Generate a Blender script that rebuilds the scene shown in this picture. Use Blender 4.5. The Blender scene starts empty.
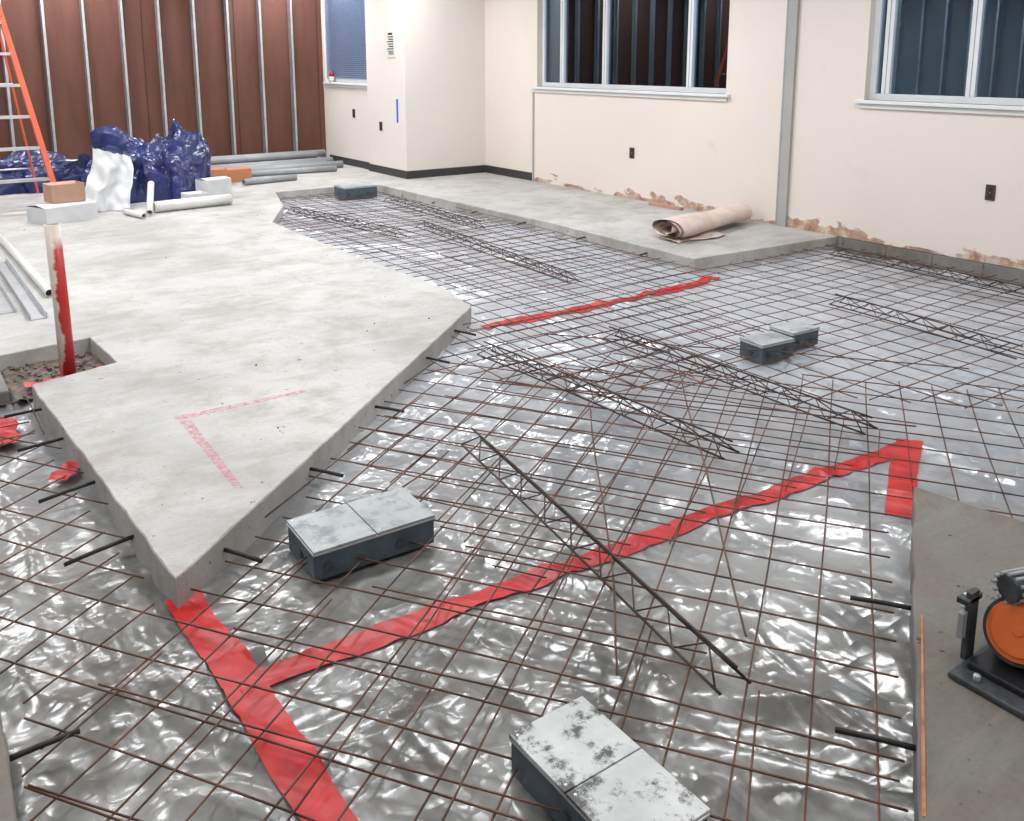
import bpy, bmesh, math, random
from mathutils import Vector, noise, Matrix
from mathutils.geometry import tessellate_polygon
random.seed(7)
R=random.uniform
col=bpy.context.scene.collection
try: bpy.context.scene.view_settings.view_transform='Standard'
except Exception: pass

# ------------------------------------------------------------ materials
def new_mat(name):
    m=bpy.data.materials.new(name); m.use_nodes=True
    nt=m.node_tree; b=nt.nodes['Principled BSDF']
    return m,nt,b
def N(nt,typ,**kw):
    n=nt.nodes.new(typ)
    for k,v in kw.items(): setattr(n,k,v)
    return n
def ramp(nt,src,stops):
    r=nt.nodes.new('ShaderNodeValToRGB'); e=r.color_ramp.elements
    e[0].position=stops[0][0]; e[0].color=(*stops[0][1],1)
    e[1].position=stops[-1][0]; e[1].color=(*stops[-1][1],1)
    for p,c in stops[1:-1]:
        x=e.new(p); x.color=(*c,1)
    nt.links.new(src,r.inputs[0]); return r.outputs[0]
def coords(nt,scale=(1,1,1),rot=(0,0,0)):
    g=N(nt,'ShaderNodeNewGeometry'); mp=N(nt,'ShaderNodeMapping')
    mp.inputs['Scale'].default_value=scale; mp.inputs['Rotation'].default_value=rot
    nt.links.new(g.outputs['Position'],mp.inputs[0]); return mp.outputs[0]
def noi(nt,vec,scale,detail=5,rough=.55,dist=0,typ=None):
    n=N(nt,'ShaderNodeTexNoise')
    if typ: n.noise_type=typ
    n.inputs['Scale'].default_value=scale; n.inputs['Detail'].default_value=detail
    n.inputs['Roughness'].default_value=rough; n.inputs['Distortion'].default_value=dist
    nt.links.new(vec,n.inputs['Vector']); return n.outputs[0]
def mix(nt,fac,a,b,mode='MIX'):
    n=N(nt,'ShaderNodeMix',data_type='RGBA',blend_type=mode)
    for s,v in ((n.inputs[0],fac),(n.inputs[6],a),(n.inputs[7],b)):
        if hasattr(v,'links'): nt.links.new(v,s)
        elif isinstance(v,(int,float)): s.default_value=v
        else: s.default_value=(*v,1)
    return n.outputs[2]
def math_(nt,op,a,b=None,clamp=False):
    n=N(nt,'ShaderNodeMath',operation=op,use_clamp=clamp)
    for i,v in enumerate((a,b)):
        if v is None: continue
        if hasattr(v,'links'): nt.links.new(v,n.inputs[i])
        else: n.inputs[i].default_value=v
    return n.outputs[0]
def bump(nt,b,h,strength=.3,dist=.01,prev=None):
    n=N(nt,'ShaderNodeBump'); n.inputs['Strength'].default_value=strength; n.inputs['Distance'].default_value=dist
    nt.links.new(h,n.inputs['Height'])
    if prev is not None: nt.links.new(prev,n.inputs['Normal'])
    nt.links.new(n.outputs[0],b.inputs['Normal']); return n.outputs[0]
def ramp_f(nt,src,a,b_):
    n=N(nt,'ShaderNodeMapRange'); n.inputs[1].default_value=a; n.inputs[2].default_value=b_
    nt.links.new(src,n.inputs[0]); return n.outputs[0]
def warp(nt,vec,scale,amt):
    n=N(nt,'ShaderNodeTexNoise'); n.inputs['Scale'].default_value=scale; n.inputs['Detail'].default_value=2
    nt.links.new(vec,n.inputs['Vector'])
    s=N(nt,'ShaderNodeVectorMath',operation='SUBTRACT'); nt.links.new(n.outputs['Color'],s.inputs[0]); s.inputs[1].default_value=(.5,.5,.5)
    k=N(nt,'ShaderNodeVectorMath',operation='SCALE'); nt.links.new(s.outputs[0],k.inputs[0]); k.inputs['Scale'].default_value=amt
    a=N(nt,'ShaderNodeVectorMath',operation='ADD'); nt.links.new(vec,a.inputs[0]); nt.links.new(k.outputs[0],a.inputs[1]); return a.outputs[0]
def voro(nt,vec,scale):
    n=N(nt,'ShaderNodeTexVoronoi'); n.inputs['Scale'].default_value=scale
    nt.links.new(vec,n.inputs['Vector']); return n.outputs['Distance']
def simple(name,c,rough=.5,metal=0,var=.15,scale=12,bmp=0):
    m,nt,b=new_mat(name); v=coords(nt)
    n=noi(nt,v,scale)
    lo=tuple(x*(1-var) for x in c); hi=tuple(min(1,x*(1+var)) for x in c)
    nt.links.new(ramp(nt,n,[(.3,lo),(.7,hi)]),b.inputs['Base Color'])
    b.inputs['Roughness'].default_value=rough; b.inputs['Metallic'].default_value=metal
    if bmp: bump(nt,b,n,bmp,.01)
    return m

def concrete(name,base,dark,warm,speck=True,k=1.0):
    m,nt,b=new_mat(name); v=coords(nt)
    big=noi(nt,v,.9,6,.6,.4); mid=noi(nt,v,4,9,.7,.3); fine=noi(nt,v,60,6,.7); med=noi(nt,v,1.7,8,.7,.2)
    c=ramp(nt,big,[(.34,dark),(.5,base),(.68,tuple(min(1,x*1.15) for x in base))])
    c=mix(nt,math_(nt,'MULTIPLY',ramp_f(nt,mid,.47,.66),.7*k),c,warm)
    c=mix(nt,math_(nt,'MULTIPLY',ramp_f(nt,med,.52,.68),.55*k),c,tuple(x*.8 for x in warm))
    c=mix(nt,math_(nt,'MULTIPLY',ramp_f(nt,fine,.5,.7),.4*k),c,tuple(x*.55 for x in base))
    if speck:
        s=noi(nt,v,24,3,.6); c=mix(nt,ramp_f(nt,s,.68,.72),c,tuple(x*.35 for x in dark))
    st=noi(nt,coords(nt,(1.2,7,1),(0,0,.5)),1.6,6,.7,.6)
    c=mix(nt,math_(nt,'MULTIPLY',ramp_f(nt,st,.52,.7),.3*k),c,tuple(min(1,x*1.35) for x in base))
    nt.links.new(c,b.inputs['Base Color']); b.inputs['Roughness'].default_value=.7
    p=bump(nt,b,fine,.25,.004); bump(nt,b,mid,.3,.01,p)
    return m
M_slab=concrete('concrete_slab',(.43,.42,.405),(.32,.31,.295),(.30,.268,.232))
M_rough=concrete('concrete_rough',(.165,.152,.136),(.08,.073,.064),(.15,.118,.09),k=1.3)
M_block=concrete('block_grey',(.17,.165,.155),(.08,.076,.07),(.19,.15,.12),k=1.2)

def plastic():
    m,nt,b=new_mat('poly_sheet'); v=coords(nt)
    g=noi(nt,v,.9,4,.55,.3); g2=noi(nt,v,3.0,4,.55,.5); g3=noi(nt,coords(nt,(1,.45,1),(0,0,.6)),7,4,.6,.8)
    fold=noi(nt,coords(nt,(1,.5,1),(0,0,.4)),2.6,3,.5,.6)
    v1=voro(nt,warp(nt,coords(nt,(1,.55,0),(0,0,.5)),2,.35),3.8)
    v2=voro(nt,warp(nt,coords(nt,(1,2.0,0),(0,0,-.4)),4,.25),6.5)
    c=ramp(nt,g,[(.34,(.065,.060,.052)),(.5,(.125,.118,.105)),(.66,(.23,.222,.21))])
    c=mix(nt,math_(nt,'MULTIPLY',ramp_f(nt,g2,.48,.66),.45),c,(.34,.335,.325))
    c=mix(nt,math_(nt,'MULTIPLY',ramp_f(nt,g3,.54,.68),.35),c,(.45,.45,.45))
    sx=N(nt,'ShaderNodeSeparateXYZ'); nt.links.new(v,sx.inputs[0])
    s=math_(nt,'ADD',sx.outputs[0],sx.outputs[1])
    c=mix(nt,math_(nt,'MULTIPLY',ramp_f(nt,s,3.2,6.8),.76),c,(.49,.52,.57))  # pale bluish grazing sheen put into the colour, growing with distance from camera
    nt.links.new(c,b.inputs['Base Color'])
    b.inputs['Roughness'].default_value=.30; b.inputs['Specular IOR Level'].default_value=.8
    b.inputs['Coat Weight'].default_value=.4; b.inputs['Coat Roughness'].default_value=.11; b.inputs['Coat IOR'].default_value=1.5
    p=bump(nt,b,fold,.7,.08); p=bump(nt,b,v1,.5,.03,p); p=bump(nt,b,v2,.36,.014,p)
    nt.links.new(p,b.inputs['Coat Normal'])
    return m
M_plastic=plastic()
def redtape():
    m,nt,b=new_mat('red_seam_tape'); v=coords(nt)
    n=noi(nt,v,12,4,.55,.6); w=voro(nt,warp(nt,v,5,.2),12)
    nt.links.new(ramp(nt,n,[(.3,(.33,.003,.004)),(.6,(.52,.006,.008)),(.85,(.62,.02,.02))]),b.inputs['Base Color'])
    b.inputs['Roughness'].default_value=.42; bump(nt,b,w,.3,.008); return m
M_red=redtape()
M_rust=simple('rusty_wire',(.115,.053,.033),.7,.2,.6,7)
M_steel=simple('dark_steel_wire',(.055,.038,.03),.55,.5,.5,9)
M_dowel=simple('dowel_bar',(.03,.025,.025),.6,.4,.4,20)
M_galv=simple('galvanized_steel',(.50,.52,.54),.38,.65,.15,8)
M_boxside=simple('box_blue_grey',(.070,.092,.112),.45,.2,.25,15)
M_pvc=simple('white_pvc',(.66,.65,.63),.35,0,.06,8)
M_greypipe=simple('grey_conduit',(.28,.29,.30),.45,0,.12,8)
M_frame=simple('window_frame_white',(.70,.71,.72),.4,0,.04,4)
M_strip=simple('grey_strip',(.36,.355,.345),.5,0,.06,4)
M_black=simple('black_rubber',(.012,.012,.014),.4,0,.3,20)
M_dkgrey=simple('dark_grey_casting',(.055,.06,.065),.45,.3,.4,30)
M_dark=simple('baseboard_dark',(.035,.034,.035),.5,0,.2,8)
M_orange=simple('orange_fiberglass',(.62,.095,.04),.45,0,.08,6)
M_orcap=simple('orange_plastic',(.60,.12,.02),.45,0,.08,6)
M_orline=simple('orange_line',(.42,.16,.06),.7,0,.4,20)
M_card=simple('cardboard',(.42,.25,.18),.8,0,.12,6)
M_cardor=simple('orange_carton',(.46,.18,.09),.7,0,.12,6)
M_white=simple('white_carton',(.58,.58,.585),.6,0,.10,5)
M_outlet=simple('outlet_brown',(.05,.03,.018),.4,0,.1,5)
M_blue=simple('blue_paint',(.02,.10,.65),.5,0,.05,5)
M_alu=simple('aluminium',(.6,.6,.6),.35,.6,.1,6)
M_ceil=simple('ceiling_tile',(.28,.28,.28),.9,0,.05,3)
M_roll=simple('kraft_paper',(.60,.48,.42),.7,0,.14,9,.3)
M_dirt=simple('dirt',(.13,.10,.08),.95,0,.6,30,.8)
M_plate=simple('plate_white',(.66,.65,.62),.4,0,.03,5)
M_blind=simple('blind_slat',(.34,.42,.60),.5,0,.05,4)

def tarp():
    m,nt,b=new_mat('blue_tarp'); v=coords(nt); n=noi(nt,v,5,4,.6,.6)
    nt.links.new(ramp(nt,n,[(.3,(.008,.013,.055)),(.6,(.016,.026,.125)),(.8,(.035,.05,.22))]),b.inputs['Base Color'])
    b.inputs['Roughness'].default_value=.3; b.inputs['Coat Weight'].default_value=.3; b.inputs['Coat Roughness'].default_value=.15
    w=voro(nt,warp(nt,v,4,.25),6); p=bump(nt,b,w,.45,.04); nt.links.new(p,b.inputs['Coat Normal']); return m
M_tarp=tarp()
def wallmat(name,base,peel=True):
    m,nt,b=new_mat(name); v=coords(nt)
    big=noi(nt,v,.8,5,.6); fine=noi(nt,v,70,4,.6); mid=noi(nt,v,3.2,7,.7,.5)
    c=ramp(nt,big,[(.3,tuple(x*.94 for x in base)),(.7,base)])
    c=mix(nt,math_(nt,'MULTIPLY',ramp_f(nt,mid,.62,.72),.2),c,(.50,.44,.39))
    if peel:
        sx=N(nt,'ShaderNodeSeparateXYZ'); nt.links.new(v,sx.inputs[0]); z=sx.outputs[2]
        pn=noi(nt,coords(nt,(1,1,2.5)),2.6,8,.6,.3)
        h=math_(nt,'ADD',z,math_(nt,'MULTIPLY',math_(nt,'SUBTRACT',pn,.5),-.6))
        f=math_(nt,'SUBTRACT',1,ramp_f(nt,h,.035,.05),True)
        pc=ramp(nt,noi(nt,v,6,6,.7,.5),[(.35,(.26,.14,.085)),(.5,(.44,.28,.20)),(.62,(.56,.50,.43))])
        c=mix(nt,f,c,pc)
    nt.links.new(c,b.inputs['Base Color']); b.inputs['Roughness'].default_value=.55
    bump(nt,b,fine,.15,.004); return m
M_wall=wallmat('cream_wall',(.74,.665,.60))
M_wall2=wallmat('cream_wall_plain',(.74,.685,.63),False)
def brownboard(name='brown_sheathing',lo=(.100,.034,.020),hi=(.155,.058,.036)):
    m,nt,b=new_mat(name); v=coords(nt)
    n=noi(nt,coords(nt,(3,1,.5)),2,6,.6); f=noi(nt,v,40,5,.7)
    c=ramp(nt,n,[(.3,lo),(.7,hi)]); c=mix(nt,math_(nt,'MULTIPLY',f,.35),c,tuple(x*.6 for x in lo))
    nt.links.new(c,b.inputs['Base Color']); b.inputs['Roughness'].default_value=.7; return m
M_brown=brownboard()
M_greyboard=brownboard('grey_sheathing',(.16,.16,.155),(.24,.24,.235))
def boxtop(name,lo,hi,dk,t0,t1,sc,amt=1.):
    m,nt,b=new_mat(name); v=coords(nt)
    n=noi(nt,v,sc,10,.8,0); g=noi(nt,v,6,4,.6); bl=noi(nt,v,11,3,.5)
    c=ramp(nt,g,[(.3,lo),(.7,hi)])
    f=ramp_f(nt,math_(nt,'ADD',n,math_(nt,'MULTIPLY',math_(nt,'SUBTRACT',bl,.5),.9)),t0,t1)
    c=mix(nt,math_(nt,'MULTIPLY',f,amt),c,dk)
    nt.links.new(c,b.inputs['Base Color']); b.inputs['Roughness'].default_value=.45
    bump(nt,b,n,.2,.003); return m
M_boxtop=boxtop('splattered_cover',(.40,.41,.41),(.60,.60,.59),(.055,.055,.055),.51,.64,34)
M_boxtop2=boxtop('dusty_cover',(.26,.275,.285),(.40,.41,.41),(.13,.15,.16),.50,.66,16,.75)
def polemat():
    m,nt,b=new_mat('pipe_red_sprayed'); tc=N(nt,'ShaderNodeTexCoord'); sx=N(nt,'ShaderNodeSeparateXYZ')
    nt.links.new(tc.outputs['Object'],sx.inputs[0])
    n=noi(nt,tc.outputs['Object'],9,5,.6)
    f=math_(nt,'ADD',math_(nt,'MULTIPLY',sx.outputs[0],12),math_(nt,'MULTIPLY',math_(nt,'SUBTRACT',n,.5),1.2))
    f=ramp_f(nt,f,.05,.17)
    zz=ramp_f(nt,sx.outputs[2],.66,.60); f=math_(nt,'MULTIPLY',f,zz)
    nt.links.new(mix(nt,f,(.60,.52,.46),(.42,.02,.018)),b.inputs['Base Color']); b.inputs['Roughness'].default_value=.4
    return m
M_pole=polemat()
def glass():
    m=bpy.data.materials.new('window_glass'); m.use_nodes=True; nt=m.node_tree; nt.nodes.clear()
    o=N(nt,'ShaderNodeOutputMaterial'); mx=N(nt,'ShaderNodeMixShader'); t=N(nt,'ShaderNodeBsdfTransparent'); g=N(nt,'ShaderNodeBsdfGlossy')
    t.inputs[0].default_value=(.8,.85,.88,1); g.inputs['Roughness'].default_value=.01; g.inputs[0].default_value=(.60,.82,1,1)
    fr=N(nt,'ShaderNodeLayerWeight'); fr.inputs[0].default_value=.4
    nt.links.new(math_(nt,'ADD',fr.outputs[0],.10),mx.inputs[0]); nt.links.new(t.outputs[0],mx.inputs[1]); nt.links.new(g.outputs[0],mx.inputs[2]); nt.links.new(mx.outputs[0],o.inputs[0]); return m
M_glass=glass()
def emis(name,c,s):
    m=bpy.data.materials.new(name); m.use_nodes=True; b=m.node_tree.nodes['Principled BSDF']
    b.inputs['Base Color'].default_value=(*c,1); b.inputs['Emission Color'].default_value=(*c,1); b.inputs['Emission Strength'].default_value=s; return m
M_lamp=emis('troffer_lens',(.97,.985,1),4)
def brick():
    m,nt,b=new_mat('brick'); t=N(nt,'ShaderNodeTexBrick'); t.inputs['Scale'].default_value=5
    t.inputs['Color1'].default_value=(.16,.13,.11,1); t.inputs['Color2'].default_value=(.09,.08,.07,1); t.inputs['Mortar'].default_value=(.35,.33,.30,1)
    nt.links.new(coords(nt,(1,1,1),(math.pi/2,0,0)),t.inputs['Vector']); nt.links.new(t.outputs[0],b.inputs['Base Color']); return m
M_brick=brick()
def spray(name,c):
    m=bpy.data.materials.new(name); m.use_nodes=True; nt=m.node_tree; b=nt.nodes['Principled BSDF']
    b.inputs['Base Color'].default_value=(*c,1); b.inputs['Roughness'].default_value=.8
    n=noi(nt,coords(nt),35,6,.75); nt.links.new(math_(nt,'MULTIPLY',ramp_f(nt,n,.36,.66),.6),b.inputs['Alpha']); return m
M_pink=spray('pink_spray',(.72,.24,.30))

# ------------------------------------------------------------ mesh helpers
class B:
    def __init__(s): s.bm=bmesh.new(); s.mats=[]
    def mi(s,m):
        if m not in s.mats: s.mats.append(m)
        return s.mats.index(m)
    def box(s,lo,hi,m,M=None):
        x0,y0,z0=lo; x1,y1,z1=hi
        vs=[s.bm.verts.new(Vector(p) if M is None else M@Vector(p)) for p in ((x0,y0,z0),(x1,y0,z0),(x1,y1,z0),(x0,y1,z0),(x0,y0,z1),(x1,y0,z1),(x1,y1,z1),(x0,y1,z1))]
        i=s.mi(m)
        for f in ((3,2,1,0),(4,5,6,7),(0,1,5,4),(1,2,6,5),(2,3,7,6),(3,0,4,7)):
            s.bm.faces.new([vs[k] for k in f]).material_index=i
    def tube(s,pts,r,m,n=6,caps=True,hollow=0):
        pts=[Vector(p) for p in pts]; i=s.mi(m); rings=[]
        for k,p in enumerate(pts):
            d=(pts[min(k+1,len(pts)-1)]-pts[max(k-1,0)]).normalized()
            a=d.cross(Vector((0,0,1)))
            if a.length<.05: a=d.cross(Vector((0,1,0)))
            a.normalize(); b=d.cross(a)
            rr=r[k] if isinstance(r,(list,tuple)) else r
            rings.append([s.bm.verts.new(p+(a*math.cos(2*math.pi*j/n)+b*math.sin(2*math.pi*j/n))*rr) for j in range(n)])
        for k in range(len(rings)-1):
            for j in range(n):
                f=s.bm.faces.new([rings[k][j],rings[k][(j+1)%n],rings[k+1][(j+1)%n],rings[k+1][j]]); f.material_index=i; f.smooth=True
        if hollow:
            for e,(q,sg) in enumerate(((0,1),(-1,-1))):
                c=pts[q]; d=(pts[1]-pts[0]).normalized() if q==0 else (pts[-2]-pts[-1]).normalized()
                inn=[s.bm.verts.new(c+(v.co-c)*(1-hollow)) for v in rings[q]]
                dp=[s.bm.verts.new(v.co+d*r*2) for v in inn]
                for j in range(n):
                    for A_,B_ in ((rings[q],inn),(inn,dp)):
                        s.bm.faces.new([A_[j],A_[(j+1)%n],B_[(j+1)%n],B_[j]]).material_index=i
                s.bm.faces.new(dp).material_index=s.mi(M_black)
        elif caps:
            s.bm.faces.new(rings[0]).material_index=i; s.bm.faces.new(rings[-1][::-1]).material_index=i
    def obj(s,name,parent=None,loc=None,rotz=0,bev=0):
        bmesh.ops.recalc_face_normals(s.bm,faces=s.bm.faces)
        me=bpy.data.meshes.new(name); s.bm.to_mesh(me); s.bm.free()
        for m in s.mats: me.materials.append(m)
        o=bpy.data.objects.new(name,me); col.objects.link(o)
        if loc: o.location=loc
        o.rotation_euler[2]=rotz
        if parent: o.parent=parent
        if bev:
            md=o.modifiers.new('bevel','BEVEL'); md.width=bev; md.segments=2; md.limit_method='ANGLE'
        return o
def empty(name,loc=(0,0,0),rotz=0):
    e=bpy.data.objects.new(name,None); e.location=loc; e.rotation_euler[2]=rotz; e.empty_display_size=.1; col.objects.link(e); return e
def inside(p,poly):
    x,y=p; c=False; j=len(poly)-1
    for i in range(len(poly)):
        xi,yi=poly[i]; xj,yj=poly[j]
        if (yi>y)!=(yj>y) and x<(xj-xi)*(y-yi)/(yj-yi)+xi: c=not c
        j=i
    return c
def slab(name,poly,z0,z1,m,jit=.006):
    pts=[]
    for i in range(len(poly)):
        a=Vector(poly[i]); b=Vector(poly[(i+1)%len(poly)]); L=(b-a).length; n=max(1,int(L/.05))
        if L>2.5 and (a.x<-1 or b.x<-1 or a.y>12 or a.x>6.6): n=1
        for k in range(n):
            p=a.lerp(b,k/n)
            if n>1 and k: p=p+Vector((noise.noise((p.x*9,p.y*9,1)),noise.noise((p.x*9,p.y*9,5))))*jit*1.4
            pts.append(p)
    bm=bmesh.new(); top=[bm.verts.new((p.x,p.y,z1)) for p in pts]
    n=len(pts); ring=[]
    for k,p in enumerate(pts):
        d=(pts[(k+1)%n]-pts[k-1]).normalized(); ring.append((p,Vector((d.y,-d.x))))
    sgn=1 if sum(pts[k].x*pts[(k+1)%n].y-pts[(k+1)%n].x*pts[k].y for k in range(n))>0 else -1
    mid=[bm.verts.new((p.x+o.x*sgn*.004,p.y+o.y*sgn*.004,z1-.004-.008*max(0,noise.noise((p.x*12,p.y*12,7))))) for p,o in ring]
    bot=[bm.verts.new((p.x+o.x*sgn*(.004+jit*noise.noise((p.x*14,p.y*14,9))),p.y+o.y*sgn*(.004+jit*noise.noise((p.x*14,p.y*14,9))),z0)) for p,o in ring]
    for t in tessellate_polygon([[Vector((p.x,p.y,0)) for p in pts]]):
        try: bm.faces.new([top[k] for k in t])
        except Exception: pass
    for k in range(n):
        bm.faces.new([top[k],top[(k+1)%n],mid[(k+1)%n],mid[k]]); bm.faces.new([mid[k],mid[(k+1)%n],bot[(k+1)%n],bot[k]])
    bmesh.ops.recalc_face_normals(bm,faces=bm.faces)
    me=bpy.data.meshes.new(name); bm.to_mesh(me); bm.free(); me.materials.append(m)
    o=bpy.data.objects.new(name,me); col.objects.link(o); return o

# ------------------------------------------------------------ slabs
P_main=[(.59,2.54),(1.18,3.04),(2.90,4.52),(3.0,5.0),(2.96,6.53),(2.97,8.06),(3.43,8.96),(3.71,9.92),(4.58,9.92),(4.97,9.75),
        (4.98,8.95),(5.08,6.56),(5.03,4.67),(6.7,4.58),(6.7,10.04),(5.5,10.04),(5.6,12.65),(-2.5,12.65),(-2.5,5.05),(.42,5.15),(.86,5.21),(.89,4.68),(.49,4.57)]
P_right=[(2.9,1.6),(2.2,1.18),(1.57,.79),(.7,.27),(.7,-1.5),(3.4,-1.5),(3.25,.1),(2.97,1.2)]
P_left=[(.1,2.32),(.08,1.5),(.05,-1.5),(-2.5,-1.5),(-2.5,2.5)]
slab('floor',P_main,-.15,0,M_slab,.005)
slab('floor_slab_rough',P_right,-.15,0,M_rough,.006)
slab('floor_slab_edge',P_left,-.15,0,M_rough,.006)
def intrench(x,y):
    return not(inside((x,y),P_main) or inside((x,y),P_right) or inside((x,y),P_left)) and -2.4<x<6.64 and -1.4<y<10
def rid(x,y,s,z): return 1-abs(noise.noise((x*s,y*s,z)))*2
def hp(x,y):
    wx=x+.25*noise.noise((x*1.3,y*1.3,4)); wy=y+.25*noise.noise((x*1.3,y*1.3,8))
    a=noise.noise((wx*1.6,wy*1.6,0))*.010
    r=max(0,rid(wx,wy*.7,2.6,2)-.6)*.045+max(0,rid(wx*.8,wy,6,6)-.65)*.02
    return -.120+a+r
bm=bmesh.new(); S=.022; nx=int(9.16/S); ny=int(11.5/S); vs={}
def gv(i,j):
    k=(i,j)
    if k not in vs:
        x=-2.5+i*S;y=-1.45+j*S; vs[k]=bm.verts.new((x,y,hp(x,y)))
    return vs[k]
keep={}
for i in range(0,nx+1,4):
    for j in range(0,ny+1,4):
        keep[(i,j)]=intrench(-2.5+i*S,-1.45+j*S)
for i in range(nx):
    for j in range(ny):
        a=i-i%4;b=j-j%4
        if any(keep.get((a+p,b+q),False) for p in(-4,0,4,8) for q in (-4,0,4,8)):
            f=bm.faces.new([gv(i,j),gv(i+1,j),gv(i+1,j+1),gv(i,j+1)]); f.smooth=True
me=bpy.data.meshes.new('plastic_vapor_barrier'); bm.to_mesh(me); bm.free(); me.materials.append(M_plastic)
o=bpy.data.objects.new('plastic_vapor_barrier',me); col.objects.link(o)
b=B(); b.box((-2.6,-1.6,-.2),(6.8,10.2,-.16),M_dirt); b.obj('ground_subgrade')
b=B(); i=b.mi(M_dirt); g=[[b.bm.verts.new((.42+.50*a/24,4.62+.62*c/24,-.082+.018*noise.noise((a*.4,c*.4,3))+.010*noise.noise((a*1.3,c*1.3,5)))) for c in range(25)] for a in range(25)]
for a in range(24):
    for c in range(24):
        f=b.bm.faces.new([g[a][c],g[a+1][c],g[a+1][c+1],g[a][c+1]]); f.material_index=i; f.smooth=True
b.obj('soil_fill')

def tape(b,pts,w,seed):
    rows=[]
    P_=[Vector(p) for p in pts]; seq=[]
    for k in range(len(P_)-1):
        n=max(1,int((P_[k+1]-P_[k]).length/.02))
        for q in range(n): seq.append(P_[k].lerp(P_[k+1],q/n))
    seq.append(P_[-1]); i=b.mi(M_red)
    for k,p in enumerate(seq):
        d=(seq[min(k+1,len(seq)-1)]-seq[max(k-1,0)]).normalized(); nrm=Vector((-d.y,d.x))
        w1=w/2*(1+.16*noise.noise((k*.07,seed,0))); w2=w/2*(1+.16*noise.noise((k*.07,seed,7)))
        row=[]
        for q in range(7):
            t=-w1+(w1+w2)*q/6; x=p.x+nrm.x*t; y=p.y+nrm.y*t
            row.append(b.bm.verts.new((x,y,max(hp(x,y),hp(x+.01,y),hp(x-.01,y),hp(x,y+.01),hp(x,y-.01))+.004)))
        rows.append(row)
    for a,c in zip(rows,rows[1:]):
        for q in range(6):
            f=b.bm.faces.new([a[q],a[q+1],c[q+1],c[q]]); f.material_index=i; f.smooth=True
b=B()
tape(b,[(.62,2.60),(.64,2.12),(.645,1.3)],.108,1)
tape(b,[(.63,2.12),(1.65,2.06),(2.6,2.0),(3.50,1.95)],.082,2)
tape(b,[(3.50,1.97),(3.2,1.82),(2.86,1.62)],.105,3)
tape(b,[(2.92,4.40),(3.85,4.38),(4.6,4.40),(5.06,4.48)],.10,4)
b.obj('red_seam_tape')

# ------------------------------------------------------------ wire mesh
def wire_sheet(b,ang,sp,ok,z,r,seed,off=(0,0),m=None):
    rnd=random.Random(seed); a=math.radians(ang)
    for fam in range(2):
        d=Vector((math.cos(a+fam*math.pi/2),math.sin(a+fam*math.pi/2))); n=Vector((-d.y,d.x))
        for k in range(-90,91):
            o=n*(k*sp+rnd.uniform(-.005,.005))+Vector(off)
            run=[]; ph=rnd.uniform(0,9); tilt=rnd.uniform(-.004,.004); c0=Vector((2.5,3.5)); t0=(c0-o).dot(d)
            for t in [t0-9+.09*q for q in range(200)]:
                p=o+d*t; x,y=p
                if intrench(x,y) and not (y>4.62 and x<1) and ok(x,y):
                    wz=z+fam*r*1.8+.012*noise.noise((x*.9+seed,y*.9,fam))+.005*math.sin(t*2+ph)
                    wob=.012*noise.noise((t*.8,k,seed))+tilt*t*.3
                    run.append((x+n.x*wob,y+n.y*wob,max(wz,hp(x,y)+r*1.2)))
                else:
                    if len(run)>2: b.tube(run,r,m or M_rust,5)
                    run=[]
            if len(run)>2: b.tube(run,r,m or M_rust,5)
b=B()
wire_sheet(b,0,.152,lambda x,y:(x+y>5.9 or y>4.0),-.065,.0029,1)
wire_sheet(b,34,.152,lambda x,y:(x+y<6.4 and y<4.2),-.07,.0030,2)
wire_sheet(b,31,.152,lambda x,y:(1.4<x<3.4 and 1.9<y<3.5),-.058,.0026,3,(.04,.03))
wire_sheet(b,36,.305,lambda x,y:(.1<x<1.7 and .9<y<2.3),-.058,.0028,9,(.02,.07))
wire_sheet(b,-2,.152,lambda x,y:(2.5<x<4.2 and 2.9<y<4.3),-.055,.0026,5,(.05,.08))
wire_sheet(b,3,.30,lambda x,y:(3.2<x<4.9 and 4.3<y<8.6),-.055,.0026,6,(.05,.08))
rnd=random.Random(5)
def loose(a,c,r=.0032,z=-.04):
    a=Vector(a); c=Vector(c); K=14; d=(c-a).normalized(); n=Vector((-d.y,d.x)); s=rnd.uniform(0,9)
    b.tube([((a.lerp(c,k/K)+n*.02*noise.noise((k*.25,s,0))).x,(a.lerp(c,k/K)+n*.02*noise.noise((k*.25,s,0))).y,z+.010*noise.noise((k*.3,s,2))) for k in range(K+1)],r,M_rust,6)
for a,c in (((3.3,3.15),(1.80,1.42)),((2.5,2.9),(1.4,1.5)),((2.3,3.5),(3.5,1.95)),((.7,2.35),(1.75,2.9)),((3.0,3.9),(4.4,2.2))):
    loose(a,c,z=-.044+rnd.uniform(-.004,.008))
b.obj('rebar_mesh')

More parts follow.
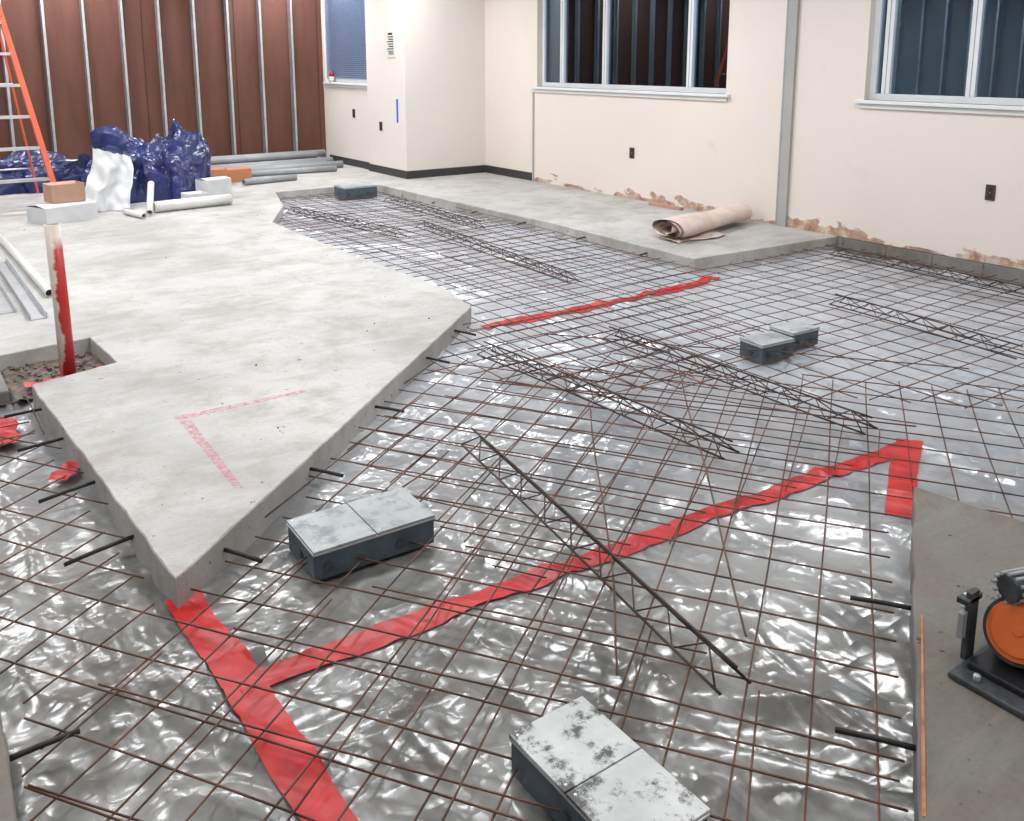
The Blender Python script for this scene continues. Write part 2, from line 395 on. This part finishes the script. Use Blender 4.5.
def truss(name,a,c,w=.095,h=.06,z=-.05,pitch=.09):
    b=B(); a=Vector(a); c=Vector(c); d=(c-a).normalized(); n=Vector((-d.y,d.x)); L=(c-a).length
    def q(t,s,zz): p=a+d*t+n*s; return (p.x,p.y,z+zz)
    K=max(2,int(L/.12)); bend=lambda t:.004*math.sin(t*3)
    for s,zz in ((-w/2,0),(w/2,0),(0,h)):
        b.tube([q(L*k/K,s,zz+bend(L*k/K)) for k in range(K+1)],.0043,M_steel,6)
    for sd in (-1,1):
        pts=[];t=0;k=0
        while t<=L:
            pts.append(q(t,0 if k%2 else sd*w/2,(h if k%2 else 0)+bend(t))); t+=pitch; k+=1
        b.tube(pts,.0031,M_steel,5)
    return b.obj(name)
for a,c in (((1.88,2.93),(1.62,1.31)),((2.56,3.86),(2.66,2.23)),((3.29,3.68),(3.33,2.05)),((4.96,3.38),(4.84,2.15)),
            ((4.13,7.3),(3.93,4.75)),((6.25,4.3),(6.15,2.4)),((3.43,8.78),(3.76,6.97)),((4.62,8.9),(4.55,6.9))):
    truss('wire_truss_bolster',a,c)

b=B()
def dowel(p,d,L=.15,r=.007,z=-.05):
    d=Vector(d).normalized(); p=Vector(p)
    b.tube([(p.x-d.x*.02,p.y-d.y*.02,z),(p.x+d.x*L/2,p.y+d.y*L/2,z-.003),(p.x+d.x*L,p.y+d.y*L,z-.010)],r,M_dowel,8)
e0=Vector((.59,2.54)); e1=Vector((2.92,4.55)); dd=(e1-e0).normalized(); nn=Vector((dd.y,-dd.x))
for t in (.25,.85,1.5,2.2,2.7): dowel(e0+dd*t,nn+Vector((R(-.2,.2),R(-.2,.2))))
for y in (2.95,3.45,3.95,4.35): dowel((.545,y),(-1,R(-.2,.2)),.2)
for y in (5.5,6.3,7.1,7.9): dowel((2.96,y),(1,0),.12)
for y in (5.2,6,6.9,7.7,8.5,9.2): dowel((5.06,y),(-1,0),.1)
r0=Vector((1.57,.79)); r1=Vector((2.9,1.59)); dr=(r1-r0).normalized(); nr=Vector((-dr.y,dr.x))
for t in (.27,.85): dowel(r0+dr*t,nr,.18,.007)
for y in (1.7,2.1): dowel((.09,y),(1,.1),.16)
b.obj('rebar_dowels')

# ------------------------------------------------------------ floor boxes
def floorbox(name,cx,cy,lx,ly,rot,tiles,top,z0=-.1,z1=.0):
    e=empty(name,(cx,cy,0),rot)
    b=B(); b.box((-lx/2+.004,-ly/2+.004,z0),(lx/2-.004,ly/2-.004,z1-.012),M_boxside)
    b.box((-lx/2,-ly/2,z1-.014),(lx/2,ly/2,z1-.006),M_galv)
    b.obj('housing',e,bev=.003)
    axis=0 if lx>=ly else 1; n=tiles; b=B()
    for k in range(n):
        if axis==0: lo=(-lx/2+lx*k/n+.002,-ly/2,z1-.006);hi=(-lx/2+lx*(k+1)/n-.002,ly/2,z1+.003)
        else: lo=(-lx/2,-ly/2+ly*k/n+.002,z1-.006);hi=(lx/2,-ly/2+ly*(k+1)/n-.002,z1+.003)
        b.box(lo,hi,top)
        cxm=(lo[0]+hi[0])/2; cym=(lo[1]+hi[1])/2
        for sx in (-1,1):
            for sy in (-1,1):
                px=cxm+sx*((hi[0]-lo[0])/2-.014); py=cym+sy*((hi[1]-lo[1])/2-.014)
                b.tube([(px,py,z1+.002),(px,py,z1+.004)],.004,M_galv,8)
    b.obj('cover_plates',e,bev=.0015)
    b=B()
    for (px,py,dx,dy) in ((-lx/2+.05,-ly/2,0,-1),(lx*.2,-ly/2,0,-1),(lx/2,.02,1,0),(-lx/2,.0,-1,0)):
        b.tube([(px,py,(z0+z1)/2-.012),(px+dx*.001,py+dy*.001,(z0+z1)/2-.012)],.017,M_dkgrey,14)
    b.obj('knockouts',e)
    return e
floorbox('electrical_floor_box',1.19,2.54,.43,.24,-.03,2,M_boxtop2)
floorbox('electrical_floor_box',1.135,1.255,.215,.41,0,2,M_boxtop)
floorbox('electrical_floor_box',3.87,3.04,.25,.17,-.08,1,M_boxtop2)
floorbox('electrical_floor_box',4.17,3.09,.23,.17,-.05,1,M_boxtop2)
floorbox('electrical_floor_box',4.58,9.62,.42,.3,.0,2,M_boxtop2,-.1,.04)

# ------------------------------------------------------------ walls
ZC=3.0; X=6.7
b=B()
def wallx(y0,y1,z0,z1,m=M_wall): b.box((X,y0,z0),(X+.2,y1,z1),m)
WM=(5.9,8.90,1.17,2.7); WR=(1.7,4.42,1.17,2.7)
wallx(-1.6,WR[0],-.0,ZC);wallx(WR[1],WM[0],0,ZC);wallx(WM[1],10.04,0,ZC)
for w in (WM,WR):
    wallx(w[0],w[1],0,w[2]); wallx(w[0],w[1],w[3],ZC)
b.obj('wall_right')
b=B(); b.box((X-.03,-1.6,-.2),(X+.2,4.55,-.004),M_block)
for k in range(16): b.box((X-.032,-1.5+k*.4,-.2),(X-.029,-1.49+k*.4,-.004),M_dirt)
b.obj('wall_footing_block')
b=B(); b.box((5.5,10.04,0),(X+.2,10.2,ZC),M_wall2); b.obj('wall_return')
b=B(); b.box((5.5,10.2,0),(5.7,11.1,ZC),M_wall2); b.obj('wall_column')
b=B()
b.box((5.56,11.1,0),(5.8,12.65,1.17),M_wall2); b.box((5.56,11.1,2.7),(5.8,12.65,ZC),M_wall2); b.box((5.56,12.58,1.17),(5.8,12.65,2.7),M_wall2); b.box((5.56,11.1,1.17),(5.8,11.14,2.7),M_wall2)
b.obj('wall_alcove')
b=B(); b.box((-2.6,12.65,0),(5.8,12.75,ZC),M_brown)
for k in range(7): b.box((.6+1.22*k,12.645,0),(.605+1.22*k,12.65,ZC),M_black)
b.obj('wall_back')
b=B(); ZT=ZC-.01
for k in range(-8,9):
    x=1.87+.455*k
    if k<8:
        b.box((x-.017,12.54,0.03),(x+.017,12.545,ZT),M_galv); b.box((x-.017,12.54,.03),(x-.013,12.64,ZT),M_galv); b.box((x-.017,12.635,.03),(x+.017,12.64,ZT),M_galv)
    if -7<k:
        y=12.2-.455*(k+8)
        for yy in (y,y-7.3):
            if yy>-1.5:
                b.box((-2.395,yy-.02,.03),(-2.39,yy+.02,ZT),M_galv); b.box((-2.49,yy-.02,.03),(-2.39,yy-.016,ZT),M_galv)
b.box((-2.48,12.53,.001),(5.50,12.645,.004),M_galv); b.box((-2.48,12.53,.001),(5.50,12.534,.05),M_galv)
b.obj('steel_stud_framing')
b=B(); b.box((-2.7,-1.6,-.2),(-2.5,12.75,ZC),M_greyboard); b.obj('wall_left')
b=B(); b.box((-2.7,-1.8,-.2),(X+.2,-1.6,ZC),M_wall2); b.obj('wall_front')
b=B(); b.box((-2.7,-1.8,ZC),(X+.2,12.8,ZC+.1),M_ceil); b.obj('ceiling')
b=B(); b.box((X-.03,5.11,0.001),(X-.001,5.20,ZT),M_strip); b.box((X-.012,5.20,0.001),(X-.001,5.235,ZT),M_greypipe); b.obj('trim_1')
b=B(); b.box((X-.012,8.95,0.001),(X-.001,8.98,1.1),M_strip); b.obj('trim_2')
b=B(); b.box((X-.012,8.99,0.001),(X-.001,10.025,.1),M_dark); b.obj('baseboard_right')
b=B(); b.box((5.5,10.028,0.001),(X-.013,10.039,.1),M_dark); b.obj('baseboard_return')
b=B(); b.box((5.488,10.028,0.001),(5.499,11.09,.1),M_dark); b.box((5.548,11.11,0.001),(5.559,12.5,.1),M_dark); b.obj('baseboard_alcove')

def window(name,xw,y0,y1,z0,z1,mull,blind=False,rec=.07):
    e=empty(name,(0,0,0)); b=B(); xf=xw+rec
    t=.05
    b.box((xf,y0,z0),(xf+.06,y0+t,z1),M_frame);b.box((xf,y1-t,z0),(xf+.06,y1,z1),M_frame)
    b.box((xf,y0+t,z0),(xf+.06,y1-t,z0+t),M_frame);b.box((xf,y0+t,z1-t),(xf+.06,y1-t,z1),M_frame)
    for mm in mull: b.box((xf-.005,mm-.035,z0+t),(xf+.055,mm+.035,z1-t),M_frame); b.box((xf-.006,mm-.004,z0+t),(xf-.004,mm+.004,z1-t),M_greypipe)
    b.obj('frame',e,bev=.004)
    b=B(); b.box((xf+.028,y0+t,z0+t),(xf+.032,y1-t,z1-t),M_glass); b.obj('glass_pane',e)
    b=B(); b.box((xw-.045,y0-.06,z0-.03),(xw+rec,y1+(.06 if not blind else 0),z0),M_frame); b.box((xw-.02,y0-.03,z0-.07),(xw-.001,y1+(.03 if not blind else 0),z0-.03),M_plate); b.obj('sill',e,bev=.005)
    if blind:
        b=B(); z=z0+.06
        while z<z1-.06:
            Mx=Matrix.Translation((xf-.012,0,z))@Matrix.Rotation(.9,4,'Y'); b.box((-.014,y0+.02,-.0008),(.014,y1-.02,.0008),M_blind,Mx); z+=.028
        b.box((xf-.03,y0+.01,z1-.06),(xf,y1-.01,z1-.02),M_frame)
        b.obj('blind_slats',e)
    return e
window('window_1',X,WM[0],WM[1],WM[2],WM[3],[6.45,7.74,8.5])
window('window_2',X,WR[0],WR[1],WR[2],WR[3],[2.6,3.58,4.28])
window('window_3',5.56,11.14,12.58,1.17,2.7,[],True,.03)
b=B(); b.box((6.95,9.0,-.2),(9.5,9.2,4),M_brick); b.obj('wall_exterior_brick')
b=B(); b.box((6.95,-6,-.3),(16,14,-.25),M_rough); b.obj('ground_exterior')

def plate(name,pos):
    b=B(); x,y,z=pos; x-=.001
    b.box((x-.008,y-.036,z-.058),(x,y+.036,z+.058),M_outlet)
    for dz in (-.025,.025): b.tube([(x-.011,y,z+dz),(x-.007,y,z+dz)],.016,M_black,12)
    b.tube([(x-.012,y,z),(x-.007,y,z)],.004,M_galv,8)
    b.obj(name,bev=.002)
plate('wall_outlet',(X,7.18,.5)); plate('wall_outlet',(X,3.32,.53)); plate('wall_outlet',(5.56,11.65,.75)); plate('wall_outlet',(5.5,10.72,.63))
b=B(); b.box((5.494,10.24,.70),(5.4995,10.275,1.0),M_blue); b.obj('blue_paint_mark')
b=B(); b.box((5.492,10.27,1.52),(5.4995,10.5,1.86),M_plate)
for k in range(9): b.box((5.490,10.29+(.02 if k else .05),1.80-k*.03),(5.492,10.48-(k%3)*.02-(0 if k else .03),1.812-k*.03+(.012 if k==0 else 0)),M_black)
b.box((5.489,10.33,1.555),(5.491,10.44,1.60),M_greypipe)
b.obj('paper_notice')
b=B(); b.tube([(5.535,12.3,1.17),(5.535,12.3,1.25)],.035,M_plate,14); b.tube([(5.535,12.3,1.25),(5.535,12.3,1.32)],[.035,.025],M_red,14); b.obj('caulk_can')

# ------------------------------------------------------------ ladder
e=empty('stepladder',(0,0,0))
b=B(); fx,fy=1.49,10.0; Wd=.62; Ht=2.55; lean=.27
def rail(x0,y0,x1,y1,z1,m,w=.04,t=.05):
    a=Vector((x0,y0,0.02)); c=Vector((x1,y1,z1)); d=c-a
    Mx=Matrix.Translation(a)@Vector((0,0,1)).rotation_difference(d.normalized()).to_matrix().to_4x4()
    b.box((-t/2,-w,0),(t/2,w,d.length),m,Mx)
xl=fx-Wd
rail(fx,fy,fx-.40,fy+lean*Ht,Ht,M_orange); rail(xl,fy,xl+.05,fy+lean*Ht,Ht,M_orange)
rail(fx-.03,fy+1.25,fx-.40,fy+lean*Ht+.06,Ht,M_orange,.025,.02); rail(xl+.03,fy+1.25,xl+.06,fy+lean*Ht+.06,Ht,M_orange,.025,.02)
b.obj('rails',e)
b=B()
for k in range(1,8):
    z=.31*k; s=z/Ht; y=fy+lean*z
    b.box((xl+.05*s,y-.04,z-.014),(fx-.40*s,y+.04,z+.014),M_alu)
b.box((xl,fy+lean*Ht-.1,Ht),(fx-.36,fy+lean*Ht+.14,Ht+.06),M_orcap)
for k in (1,4,7):
    z=.31*k; s=z/Ht; b.tube([(xl+.03,fy+1.25-(.56)*s,z),(fx-.03-.36*s,fy+1.25-.56*s,z)],.01,M_alu)
b.obj('treads',e)
b=B()
for x in (fx,xl): b.box((x-.03,fy-.05,0),(x+.03,fy+.05,.06),M_black)
b.obj('feet',e)

# ------------------------------------------------------------ tarp pile
def crumple(b,c,rad,seed,m,folds=14,sub=5,amp=.3):
    rnd=random.Random(seed)
    pl=[(Vector((rnd.gauss(0,1),rnd.gauss(0,1),rnd.gauss(0,.7))).normalized(),rnd.uniform(.5,1.3),rnd.uniform(0,1)) for _ in range(folds)]
    def tri(t): t=t-math.floor(t); return abs(t*2-1)-.5
    t=bmesh.new(); bmesh.ops.create_icosphere(t,subdivisions=sub,radius=1)
    i=b.mi(m); mp={}
    for v in t.verts:
        p=v.co.copy(); q=p+Vector((noise.noise(p*1.5+Vector((seed,0,0))),noise.noise(p*1.5+Vector((0,seed,0))),noise.noise(p*1.5+Vector((0,0,seed)))))*.5
        k=1+.35*noise.noise(p*1.2+Vector((seed,3,0)))
        for n,f,ph in pl: k+=tri(q.dot(n)*f*1.6+ph)*amp/ (f*folds)*4.5
        zz=max(0,p.z)**.65
        mp[v]=b.bm.verts.new((c[0]+p.x*rad[0]*k,c[1]+p.y*rad[1]*k,c[2]+max(.004,zz*rad[2]*k)))
    for f in t.faces:
        try:
            g=b.bm.faces.new([mp[v] for v in f.verts]); g.material_index=i; g.smooth=False
        except Exception: pass
    t.free()
b=B()
crumple(b,(2.72,10.25,0),(.40,.34,.66),3,M_tarp)
crumple(b,(2.32,10.4,0),(.55,.36,.60),11,M_tarp)
crumple(b,(2.02,10.3,0),(.35,.3,.36),23,M_tarp)
crumple(b,(1.5,11.7,0),(.7,.30,.38),19,M_tarp)
b.obj('blue_tarp')
b=B(); i=b.mi(M_white); g=[]
for a in range(25):
    row=[]
    for c in range(25):
        s=a/24;t=c/24
        x=1.72+.38*s+.05*math.sin(t*4+1)-.10*(t-.3)*(1-s); z=.62*(1-t)*(1-.18*s)+.01; y=9.76-.22*t+.05*math.sin(s*9+t*3)+.04*noise.noise((s*6,t*6,3))
        row.append(b.bm.verts.new((x,y,max(.01,z+.04*noise.noise((s*5,t*5,1))))))
    g.append(row)
for a in range(24):
    for c in range(24):
        f=b.bm.faces.new([g[a][c],g[a+1][c],g[a+1][c+1],g[a][c+1]]); f.smooth=True
b.obj('white_plastic_sheet')
def carton(name,c,s,rot,m,flaps=True):
    e=empty(name,c,rot); b=B(); x,y,z=s; t=.006
    b.box((-x/2,-y/2,0),(x/2,y/2,t),m)
    b.box((-x/2,-y/2,t),(x/2,-y/2+t,z),m);b.box((-x/2,y/2-t,t),(x/2,y/2,z),m);b.box((-x/2,-y/2+t,t),(-x/2+t,y/2-t,z),m);b.box((x/2-t,-y/2+t,t),(x/2,y/2-t,z),m)
    b.obj('body',e)
    b=B()
    for sg in (-1,1):
        Mx=Matrix.Translation((0,sg*y/2,z))@Matrix.Rotation(-sg*(.12 if not flaps else -.5),4,'X')
        if sg<0: b.box((-x/2,0,0),(x/2,y/2-.004,.004),m,Mx)
        else: b.box((-x/2,-y/2+.004,0),(x/2,0,.004),m,Mx)
    b.obj('flaps',e); return e
carton('white_carton',(1.40,9.32,0),(.50,.34,.15),.35,M_white,False)
carton('cardboard_box',(1.44,9.38,.172),(.30,.22,.17),.2,M_card)
carton('white_carton',(2.98,9.80,0),(.30,.22,.22),.3,M_white,False)
carton('white_carton',(2.70,9.55,0),(.22,.18,.12),.1,M_white)
carton('orange_carton',(3.65,11.15,0),(.34,.28,.15),.1,M_cardor,False)
carton('orange_carton',(3.35,10.95,0),(.28,.26,.19),-.2,M_cardor)
b=B()
b.tube([(2.2,9.22,.06),(3.0,9.32,.06)],.055,M_pvc,16,hollow=.12)
b.tube([(2.12,9.05,.035),(2.26,9.50,.26)],.032,M_pvc,14,hollow=.15)
b.tube([(1.95,9.28,.03),(2.04,8.92,.03)],.028,M_pvc,14,hollow=.15)
b.obj('pvc_pipes')
b=B()
for (x0,y0,x1,y1,z,r) in ((3.5,12.35,5.42,12.42,.055,.055),(3.3,12.22,5.3,12.28,.055,.055),(3.6,12.08,5.4,12.1,.055,.055),(3.4,12.28,5.4,12.35,.15,.05),(3.45,11.9,5.2,11.85,.05,.05),(3.9,11.6,5.35,11.65,.05,.05),(3.95,11.4,5.1,11.3,.04,.04),(3.6,10.65,4.3,10.75,.04,.04),(3.5,12.15,5.2,12.18,.15,.05)):
    b.tube([(x0,y0,z),(x1,y1,z)],r,M_greypipe,14,hollow=.12)
b.obj('conduit_stack')

# ------------------------------------------------------------ standing pipe + channel + conduit
b=B()
b.tube([(0,0,-.10),(-.003,0,.3),(-.012,0,.72)],.036,M_pole,24,hollow=.12)
b.obj('standing_pipe',loc=(.67,4.74,0),rotz=-.8)
b=B(); b.box((.64,5.75,0.001),(.645,7.6,.04),M_galv); b.box((.64,5.75,0.001),(.73,7.6,.004),M_galv); b.box((.725,5.75,0.001),(.73,7.6,.04),M_galv)
b.box((.50,6.0,0.001),(.505,7.8,.03),M_galv); b.box((.50,6.0,0.001),(.6,7.8,.004),M_galv); b.box((.595,6.0,0.001),(.6,7.8,.03),M_galv)
b.obj('metal_channel')
b=B(); b.tube([(.82,6.25,.03),(.79,8.6,.03)],.028,M_pvc,14,hollow=.15); b.obj('loose_conduit')
b=B(); b.box((-.3,4.64,-.095),(.40,5.08,-.03),M_block); b.obj('concrete_footing',bev=.01)
b=B()
for k in range(110):
    x=R(.45,.86);y=R(4.64,5.18);r=R(.005,.016)
    t=bmesh.new(); bmesh.ops.create_icosphere(t,subdivisions=1,radius=r); mp={v:b.bm.verts.new((x+v.co.x*R(.7,1.2),y+v.co.y,-.080+r*.6+v.co.z*.7)) for v in t.verts}
    for f in t.faces: b.bm.faces.new([mp[v] for v in f.verts]).material_index=b.mi(M_dirt if k%3 else M_rough)
    t.free()
b.obj('rubble')
def ribbon(b,c,L,w,rot,seed):
    i=b.mi(M_red); rows=[]
    for a in range(14):
        row=[]
        for q in range(6):
            s=(a/13-.5)*L; t=(q/5-.5)*w*(1+.4*noise.noise((a*.3,seed,0)))
            x=c[0]+s*math.cos(rot)-t*math.sin(rot); y=c[1]+s*math.sin(rot)+t*math.cos(rot)
            row.append(b.bm.verts.new((x,y,c[2]+.03*abs(noise.noise((x*14,y*14,seed)))+.006)))
        rows.append(row)
    for a in range(13):
        for q in range(5):
            f=b.bm.faces.new([rows[a][q],rows[a+1][q],rows[a+1][q+1],rows[a][q+1]]); f.material_index=i; f.smooth=True
b=B(); ribbon(b,(.33,4.3,-.10),.34,.11,1.5,1); ribbon(b,(.48,3.68,-.09),.16,.08,.9,2); ribbon(b,(.56,4.72,-.06),.18,.06,.1,4); ribbon(b,(.80,4.75,-.06),.16,.05,.5,6)
b.obj('red_ribbon_scraps')

b=B(); i=b.mi(M_pink)
def strip(p,q,w):
    p=Vector(p);q=Vector(q);d=(q-p).normalized();n=Vector((-d.y,d.x))*w/2
    vs_=[b.bm.verts.new((v.x,v.y,.0015)) for v in (p-n,q-n*.6,q+n*.6,p+n)]
    b.bm.faces.new(vs_).material_index=i
strip((.92,3.76),(1.50,3.75),.05); strip((.95,3.73),(.93,2.98),.045)
b.obj('pink_spray_mark')
b=B(); i=b.mi(M_orline)
p0=Vector((1.575,.80)); p1=Vector((2.2,1.173)); n=Vector((.515,-.857))
vs_=[b.bm.verts.new((v.x,v.y,.002)) for v in (p0+n*.006,p1+n*.008,p1+n*.013,p0+n*.014)]
b.bm.faces.new(vs_).material_index=i; b.obj('orange_spray_line')

# rolled kraft paper
b=B(); i=b.mi(M_roll); rows=[]
K=40;TT=3.6
for a in range(K+1):
    s=a/K; row=[]
    for q in range(90):
        th_=q/89*TT*2*math.pi; r=.035+.07*q/89
        r*=1+.10*noise.noise((s*4,math.cos(th_)*1.2,math.sin(th_)*1.2))
        wdt=1.9-.5*s; hgt=.85+.12*math.sin(s*7)
        ex=.09*noise.noise((th_*.4,0,s))*(1 if a in(0,K) else 0)
        x=5.36+1.16*s+ex; y=5.30+.22*s+r*math.cos(th_)*wdt; z=.098+r*math.sin(th_)*hgt*.92
        row.append(b.bm.verts.new((x,y,max(.004,z))))
    rows.append(row)
for a in range(K):
    for q in range(89):
        f=b.bm.faces.new([rows[a][q],rows[a+1][q],rows[a+1][q+1],rows[a][q+1]]); f.material_index=i; f.smooth=True
g=[]
for a in range(16):
    row=[]
    for c in range(10):
        s=a/15;t=c/9
        x=5.33+.6*s;y=5.13+.25*t+.03*math.sin(s*7)
        row.append(b.bm.verts.new((x,y,.008+.02*abs(noise.noise((s*4,t*4,2)))+.04*t*t)))
    g.append(row)
for a in range(15):
    for c in range(9):
        f=b.bm.faces.new([g[a][c],g[a+1][c],g[a+1][c+1],g[a][c+1]]); f.material_index=i; f.smooth=True
b.obj('kraft_paper_roll')
b=B(); b.box((6.55,6.3,0.001),(6.6,6.75,.03),M_card); b.obj('wood_scrap')

# ------------------------------------------------------------ machine at right
e=empty('concrete_drill',(2.13,.90,0),0)
ax=Vector((-.90,-.16,.40)).normalized()
def cyl(b,a,c,r,m,n=28): b.tube([a,c],r,m,n)
C=Vector((0.02,-.01,.13))
b=B(); cyl(b,C+ax*-.005,C+ax*.014,.072,M_orcap,40); cyl(b,C+ax*.014,C+ax*.019,.060,M_orcap,40); cyl(b,C+ax*.019,C+ax*.021,.012,M_orcap,20); b.obj('orange_cap',e,bev=.003)
b=B(); cyl(b,C-ax*.03,C+ax*.004,.082,M_dkgrey,40); cyl(b,C-ax*.2,C-ax*.02,.075,M_dkgrey,32)
for k in range(6): cyl(b,C-ax*(.05+.025*k),C-ax*(.06+.025*k),.083,M_dark,32)
b.obj('motor_body',e)
b=B(); b.box((-.11,-.20,0.001),(.26,.09,.018),M_dkgrey); b.box((-.06,-.15,.018),(.22,.07,.036),M_black); b.box((.07,-.1,.036),(.2,.03,.08),M_dkgrey)
b.tube([(-.085,-.1,.015),(-.085,-.1,.035)],.010,M_galv,6); b.tube([(-.085,.03,.015),(-.085,.03,.035)],.010,M_galv,6); b.obj('base_plate',e,bev=.006)
b=B(); b.box((-.035,.085,.016),(.005,.10,.20),M_dkgrey); b.box((-.055,.09,.08),(-.035,.105,.15),M_greypipe); b.box((-.05,.085,.17),(.02,.115,.185),M_dkgrey)
for z in (.07,.11,.15,.18): b.tube([(-.02,.10,z),(-.02,.112,z)],.008,M_galv,6)
b.obj('bracket',e,bev=.002)
b=B()
b.tube([(.02,.03,.225),(.16,-.02,.225)],.034,M_dkgrey,20)
for k in range(12):
    a=k*math.pi/6; b.tube([(.02,.03+.036*math.cos(a),.225+.036*math.sin(a)),(.14,-.012+.036*math.cos(a),.225+.036*math.sin(a))],.005,M_greypipe,6)
b.tube([(.06,.01,.12),(.06,.01,.225)],.03,M_dark,16)
b.obj('knurled_collar',e)
b=B(); b.tube([(.1,.05,.1),(.2,.12,.08),(.3,.1,.03),(.42,-.05,.012),(.5,-.3,.012)],.008,M_black,8); b.obj('power_cord',e)

b=B()
for k in range(26):
    x=R(.9,4.5);y=R(4,9.0)
    if k<4: x=R(1.22,1.27);y=R(3.38,3.43)
    if not inside((x,y),P_main): continue
    r=R(.002,.006); b.tube([(x,y,.001),(x+r,y+r*.5,r*.9)],[r,r*.5],M_dirt,5)
b.obj('concrete_debris')

# ------------------------------------------------------------ lights
for x in (-.6,2.1,4.8):
    for y in (.4,3.4,6.4,9.4,11.9):
        e=empty('ceiling_light',(x,y,ZC-.002))
        b=B(); b.box((-.62,-.32,-.05),(.62,.32,-.0),M_frame); b.obj('housing',e)
        b=B(); b.box((-.58,-.28,-.056),(.58,.28,-.05),M_lamp); b.obj('lens',e)
        l=bpy.data.lights.new('lamp','AREA'); l.shape='RECTANGLE'; l.size=1.15; l.size_y=.55; l.energy=24 if y<1 else (46 if y<4 else 54); l.color=(.965,.985,1)
        lo=bpy.data.objects.new('lamp',l); lo.parent=e; lo.location=(0,0,-.07); col.objects.link(lo)
l=bpy.data.lights.new('exterior_fill','AREA'); l.size=1; l.energy=200; l.color=(.9,.93,1)  # added fill light to brighten the brick outside, not an actual lamp there
lo=bpy.data.objects.new('exterior_fill',l); lo.location=(10,6,4); lo.rotation_euler=(math.radians(60),0,math.radians(30)); col.objects.link(lo)
w=bpy.data.worlds.new('w'); bpy.context.scene.world=w; w.use_nodes=True; w.node_tree.nodes['Background'].inputs[0].default_value=(.03,.036,.05,1); w.node_tree.nodes['Background'].inputs[1].default_value=.6

# ------------------------------------------------------------ camera
c=bpy.data.cameras.new('camera'); o=bpy.data.objects.new('camera',c); col.objects.link(o); bpy.context.scene.camera=o
o.location=(0,0,1.5); o.rotation_euler=(math.pi/2-math.atan(.19),0,-math.radians(35.4)); c.sensor_width=36; c.lens=31.64; c.shift_y=-.1763; c.clip_start=.02
